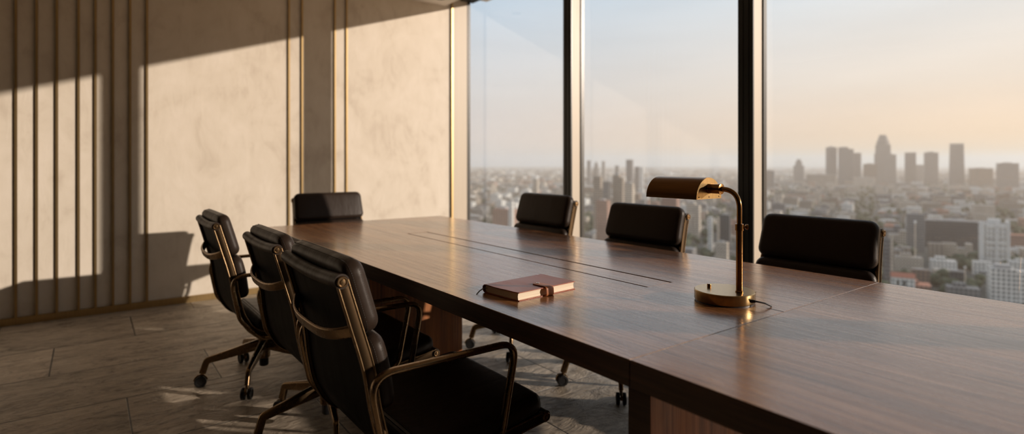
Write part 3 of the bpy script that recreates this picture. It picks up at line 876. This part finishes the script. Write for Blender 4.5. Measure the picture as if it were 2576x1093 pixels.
# seen through the middle pane
MG = 'towers seen through the middle window pane'
hero(1492,1516,444,880,22,'beige','beige tower with a lit edge, left of the twin block complex','plain','building','building', group=MG)
hero(1517,1537,458,960,24,'grey','grey recessed slab linking the beige towers','plain','building','building', group=MG)
hero(1541,1572,441,960,20,'beige','tallest beige office tower behind the second window chair','notch','building','building', group=MG)
hero(1571,1596,462,870,22,'cream','cream lit slab at the right of the beige office tower','box','building','building', group=MG)
hero(1500,1536,505,760,22,'terra','reddish block in front of the beige towers','box','building','building', group=MG)
hero(1575,1593,402,2200,36,'slate','lone dark tower rising above the beige office tower','plain', group=MG)
hero(1597,1609,420,2100,32,'slate','small dark tower beside the lone dark tower','plain', group=MG)
hero(1610,1619,421,2050,26,'white','thin white lit tower on the horizon left of the lamp shade','plain', group=MG)
hero(1477,1486,404,2900,40,'slate','slim blue tower nearest the first window mullion','plain', group=MG)
hero(1492,1508,408,3000,40,'grey','hazy double tower on the horizon behind the beige towers','stepped', group=MG)
hero(1514,1522,406,3100,36,'grey','thin hazy tower on the horizon between two wider ones','plain', group=MG)
hero(1547,1557,417,2900,36,'slate','low hazy tower on the horizon left of the lone dark tower','plain', group=MG)
hero(1665,1709,498,950,30,'terra','pinkish block below the lamp shade','box','building','building', group=MG)
hero(1727,1763,512,860,26,'cream','pair of cream blocks below the lamp shade','notch','building','building', group=MG)
hero(1781,1793,546,700,14,'white','white slab building left of the lamp pole','plain','building','building', group=MG)
hero(1802,1809,547,690,10,'cream','narrow sunlit slab beside the dark block left of the lamp pole','plain','building','building', group=MG)
hero(1811,1838,541,700,22,'dark','dark block left of the lamp pole','box','building','building', group=MG)
hero(1800,1832,610,560,18,'cream','cream corner house under the lamp arm','box','building','building', group=MG)
# seen through the first pane
hero(1238,1302,527,620,40,'terra','wide reddish roofed hall seen above the far table edge','box','building','building')
hero(1279,1293,507,600,12,'white','small white block beside the reddish roofed hall','box','building','building')
hero(1340,1356,452,1300,24,'cream','pale sunlit block above the first window chair','box','building','building')
# right pane, nearer buildings
hero(2337,2470,558,757,30,'dark','huge dark slab building behind the white balcony tower','box','building','building')
hero(2469,2528,564,610,22,'white','white high rise with balconies and vertical fins','balcony','building','building')
hero(2337,2368,613,655,14,'beige','beige cube in front of the dark slab','plain','building','building')
hero(2373,2403,613,655,16,'cream','cream cube beside the beige cube in front of the dark slab','plain','building','building')
hero(2284,2322,540,730,22,'grey','grey office block left of the dark slab','box','building','building')
hero(2246,2296,700,480,12,'white','white house with a red roof just over the table edge','gable','house','house')
hero(2223,2240,600,520,10,'slate','narrow blue glass building behind the right hand window chair','plain','building','building')
hero(2240,2247,592,515,8,'cream','thin cream stair tower beside the blue glass building','plain','building','building')
hero(2493,2578,680,450,26,'white','big white block with dark windows at the bottom of the right window','notch','building','building')
hero(2300,2303.5,562,600,3,'cream','thin lit chimney mast in front of the grey office block','mast','mast','mast')
hero(2426,2429,676,500,2,'cream','thin lit mast above the table edge','mast','mast','mast')
hero(2296,2335,680,520,18,'brown','low brown roofed building beside the red roofed house','box','building','building')
hero(2392,2425,684,520,18,'dark','low dark block right of the brown roofed building','box','building','building')

# ordinary buildings in city-grid cells: the nearest as things, the mass beyond as stuff
cg, sg = cos(CROT), sin(CROT)
def toworld(u, v): return (u*cg - v*sg, u*sg + v*cg)
KINDS = [('white', .25), ('cream', .22), ('beige', .16), ('grey', .15), ('slate', .05), ('brown', .08), ('terra', .09)]
def pick():
    r = random.random(); s = 0
    for kname, w in KINDS:
        s += w
        if r < s*1.0: return kname
    return 'cream'
cells = []; PLACED = {}
def campx(x, y):
    Z = .8*y + .6*x; X = .8*x - .6*y
    return Z, (1288 + 1421*X/Z if Z > 1 else -9999)
def scan(step, z0, z1, wmin, wmax, hmin, hmax, keep):
    rng = int(9500/step)
    for i in range(-rng, rng):
        for j in range(-rng, rng):
            u, v = i*step, j*step
            x, y = toworld(u, v); Z, px = campx(x, y)
            if Z < z0 or Z >= z1 or px < 1080 or px > 2690: continue
            if i % 6 == 0 or j % 5 == 0 or random.random() > keep: continue
            w = random.uniform(wmin, wmax); d = random.uniform(wmin, wmax)*.8; h = hmin + (hmax-hmin)*random.random()**2.4
            x += random.uniform(-3, 3); y += random.uniform(-3, 3)
            if any((x-a)**2 + (y-b)**2 < (r+max(w, d)*.6)**2 for a, b, r in OCC): continue
            m = max(w, d)*.6; key = (int(x//130), int(y//130))
            if any(abs(x-a) + abs(y-b) < 400 and (x-a)**2 + (y-b)**2 < (m+q)**2 for di in (-1, 0, 1) for dj in (-1, 0, 1) for a, b, q in PLACED.get((key[0]+di, key[1]+dj), ())): continue
            PLACED.setdefault(key, []).append((x, y, m))
            cells.append((Z, px, x, y, w, d, h, pick()))
scan(34, 370, 1100, 13, 27, 6, 24, .95)
scan(42, 1100, 2400, 16, 38, 5, 26, .95)
scan(70, 2400, 4600, 24, 62, 5, 26, .95)
scan(120, 4600, 9000, 36, 110, 5, 30, .95)
cells.sort(key=lambda c: c[0])
# how large each one shows, and whether it shows above the table edge
def shows(c):
    Z, px, x, y, w, d, h, kn = c
    ytop = 409 + 1421*(CH-HG-h)/Z
    lim = 545 + .15*(px-1105)
    return 1170 < px < 2590 and ytop < lim
near = sorted([c for c in cells if shows(c)], key=lambda c: -(max(c[4], c[5])*(c[6]+.25*c[5])/c[0]**2))[:236]
near_ids = {id(c) for c in near}
NICE = {'white': 'white', 'cream': 'cream', 'beige': 'beige', 'grey': 'grey', 'slate': 'blue grey', 'brown': 'brown', 'terra': 'terracotta'}
def house_mesh(g, w, d, h, kn):
    g.box((-w/2,-d/2,0), (w/2,d/2,h))
for c in near:
    Z, px, x, y, w, d, h, kn = c
    g = MB().box((-w/2,-d/2,0), (w/2,d/2,h))
    q = random.random()
    if q < .5: g.box((-w*.3,-d*.2,h), (w*.1,d*.3,h+random.uniform(1.5,3.5)))
    elif q < .7: g.box((w*.1,-d/2,h), (w/2,d/2,h+random.uniform(3,7)))
    tall = h > 17
    o = g.build('city_building', F[kn], smooth=False); o.location = (x, y, HG); o.rotation_euler = (0, 0, CROT + random.choice((0, 0, 0, R(2), R(-2))))
    pane = 'first' if px < 1440 else ('middle' if px < 1893 else 'wide right')
    tag(o, '%s %s city building in the haze beyond the %s window pane' % (NICE[kn], 'mid rise' if tall else 'low flat roofed', pane), 'building',
        '%s %s buildings beyond the %s pane' % (NICE[kn], 'mid rise' if tall else 'low', pane))
g = MB(); order = list(F.keys())
for c in cells:
    if id(c) in near_ids: continue
    Z, px, x, y, w, d, h, kn = c
    u, v = x*cg + y*sg, -x*sg + y*cg
    g.box((u-w/2, v-d/2, 0), (u+w/2, v+d/2, h), order.index(kn))
    if Z < 1800 and random.random() < .4: g.box((u-w*.3, v-d*.2, h), (u+w*.1, v+d*.3, h+2.5), order.index(kn))
o = g.build('distant_buildings', [F[q] for q in order], smooth=False); o.location = (0, 0, HG); o.rotation_euler = (0, 0, CROT)
tag(o, 'endless hazy sprawl of small city buildings towards the horizon', 'city', kind='stuff')
# street trees
bm = bmesh.new(); bmesh.ops.create_icosphere(bm, subdivisions=2, radius=1)
iv = [v.co.copy() for v in bm.verts]; jf = [tuple(v.index for v in f.verts) for f in bm.faces]; bm.free()
FOOT = {}
for a, b, r in OCC:
    for i in range(int((a-r)//40), int((a+r)//40)+1):
        for j in range(int((b-r)//40), int((b+r)//40)+1): FOOT.setdefault((i, j), []).append((a, b, r))
for Z, px, x, y, w, d, h, kn in cells:
    r = .5*sqrt(w*w+d*d)+.5
    for i in range(int((x-r)//40), int((x+r)//40)+1):
        for j in range(int((y-r)//40), int((y+r)//40)+1): FOOT.setdefault((i, j), []).append((x, y, r))
g = MB(); cnt = tries = 0
while cnt < 1800 and tries < 60000:
    tries += 1
    Z = 380*(2800/380)**random.random(); px = random.uniform(1120, 2650); p = world(px, Z)
    s = random.uniform(3.0, 6.5)
    if any((p.x-a)**2 + (p.y-b)**2 < (r+s*1.3)**2 for a, b, r in FOOT.get((int(p.x//40), int(p.y//40)), ())): continue
    if any((p.x-a)**2 + (p.y-b)**2 < (r+s*1.3)**2 for di in (-1, 0, 1) for dj in (-1, 0, 1) for a, b, r in FOOT.get((int(p.x//40)+di, int(p.y//40)+dj), ())): continue
    g.add([(p.x + v.x*s*(1+.25*sin(5*v.y+cnt)), p.y + v.y*s*(1+.25*sin(4*v.z+cnt)), s*1.1 + v.z*s*1.1) for v in iv], jf); cnt += 1
o = g.build('street_trees', M_tree); o.location = (0, 0, HG); tag(o, 'dark green trees scattered between the city buildings', 'trees', kind='stuff')

# evening haze lying over the city
m = bpy.data.materials.new('haze'); m.use_nodes = True; nt = m.node_tree; nt.nodes.clear(); out = nt.nodes.new('ShaderNodeOutputMaterial')
vs_ = N(nt, 'VolumeScatter'); vs_.inputs['Color'].default_value = (.96,.785,.625,1); vs_.inputs['Density'].default_value = .00018; vs_.inputs['Anisotropy'].default_value = .3
L(nt, vs_.outputs[0], out.inputs['Volume'])
hv = [world(-500, 120, 0), world(4300, 120, 0), world(4300, 15500, 0), world(-500, 15500, 0)]
HT = 150
g = MB().add([(v.x, v.y, HG-1) for v in hv] + [(v.x, v.y, HT) for v in hv], [(3,2,1,0), (4,5,6,7), (0,1,5,4), (1,2,6,5), (2,3,7,6), (3,0,4,7)])
o = g.build('haze', m, smooth=False); tag(o, 'thin warm evening haze lying over the whole city', 'haze', kind='stuff')

# ------------------------------------------------------------------ light: low sun and evening sky
sun_dir = Vector((-.93, 1.0, -.305)).normalized()
ld = bpy.data.lights.new('sun', 'SUN'); ld.energy = 4.5; ld.color = (1.0, .835, .70); ld.angle = R(.6)
lo = bpy.data.objects.new('sun', ld); COL.objects.link(lo); lo.rotation_euler = sun_dir.to_track_quat('-Z', 'Y').to_euler(); lo.location = (12, -12, 9)

w = bpy.data.worlds.new('evening_sky'); SC.world = w; w.use_nodes = True; nt = w.node_tree; nt.nodes.clear()
out = nt.nodes.new('ShaderNodeOutputWorld'); bg = N(nt, 'Background'); L(nt, bg.outputs[0], out.inputs[0])
tc = N(nt, 'TexCoord'); sp = N(nt, 'SeparateXYZ'); L(nt, tc.outputs['Generated'], sp.inputs[0])
def srgb(r, g_, b_): return tuple(((c/255)/12.92 if c/255 <= .04045 else ((c/255+.055)/1.055)**2.4) for c in (r, g_, b_))
cool = ramp(nt, [(0, srgb(182,173,168)), (.04, srgb(194,184,179)), (.12, srgb(193,191,191)), (.27, srgb(176,191,205)), (.6, srgb(192,199,210)), (1, srgb(182,190,204))])
warm = ramp(nt, [(0, srgb(222,184,146)), (.04, srgb(223,192,161)), (.12, srgb(219,204,189)), (.28, srgb(203,207,210)), (.6, srgb(202,205,210)), (1, srgb(182,190,204))])
for rp_ in (cool, warm): L(nt, sp.outputs['Z'], rp_.inputs['Fac'])
dt = N(nt, 'VectorMath', operation='DOT_PRODUCT'); dt.inputs[1].default_value = (.966, -.26, 0); L(nt, tc.outputs['Generated'], dt.inputs[0])
mr = N(nt, 'MapRange'); mr.inputs['From Min'].default_value = .30; mr.inputs['From Max'].default_value = .88; L(nt, dt.outputs['Value'], mr.inputs['Value'])
mx = N(nt, 'MixRGB'); L(nt, mr.outputs[0], mx.inputs['Fac']); L(nt, cool.outputs[0], mx.inputs['Color1']); L(nt, warm.outputs[0], mx.inputs['Color2'])
cl = N(nt, 'TexNoise', i_Scale=2.2, i_Detail=5.0, i_Roughness=.55)
mp = N(nt, 'Mapping'); mp.inputs['Scale'].default_value = (1, 1, 7); L(nt, tc.outputs['Generated'], mp.inputs['Vector']); L(nt, mp.outputs[0], cl.inputs['Vector'])
cr = N(nt, 'MapRange'); cr.inputs['From Min'].default_value = .35; cr.inputs['From Max'].default_value = .7; cr.inputs['To Min'].default_value = .97; cr.inputs['To Max'].default_value = 1.05; L(nt, cl.outputs['Fac'], cr.inputs['Value'])
sc_ = N(nt, 'VectorMath', operation='SCALE'); L(nt, mx.outputs[0], sc_.inputs[0]); L(nt, cr.outputs[0], sc_.inputs['Scale'])
L(nt, sc_.outputs[0], bg.inputs['Color']); bg.inputs['Strength'].default_value = 1.38

# ------------------------------------------------------------------ camera and view
cd = bpy.data.cameras.new('camera'); cam = bpy.data.objects.new('camera', cd); COL.objects.link(cam); SC.camera = cam
cam.location = (0, 0, CH); cam.rotation_euler = (R(90), 0, -math.atan2(.6, .8))
cd.sensor_width = 36; cd.lens = 1421/2576*36; cd.shift_y = -(546.5-409)/2576
cd.clip_start = .05; cd.clip_end = 30000
cd.dof.use_dof = True; cd.dof.focus_distance = 1.85; cd.dof.aperture_fstop = 1.6

vsn = SC.view_settings; vsn.view_transform = 'Standard'; vsn.look = 'None'; vsn.exposure = 0; vsn.gamma = 1; vsn.use_curve_mapping = False
cy = SC.cycles
cy.max_bounces = 8; cy.diffuse_bounces = 4; cy.glossy_bounces = 4; cy.transparent_max_bounces = 12; cy.volume_bounces = 2
cy.caustics_reflective = False; cy.caustics_refractive = False; cy.use_denoising = True
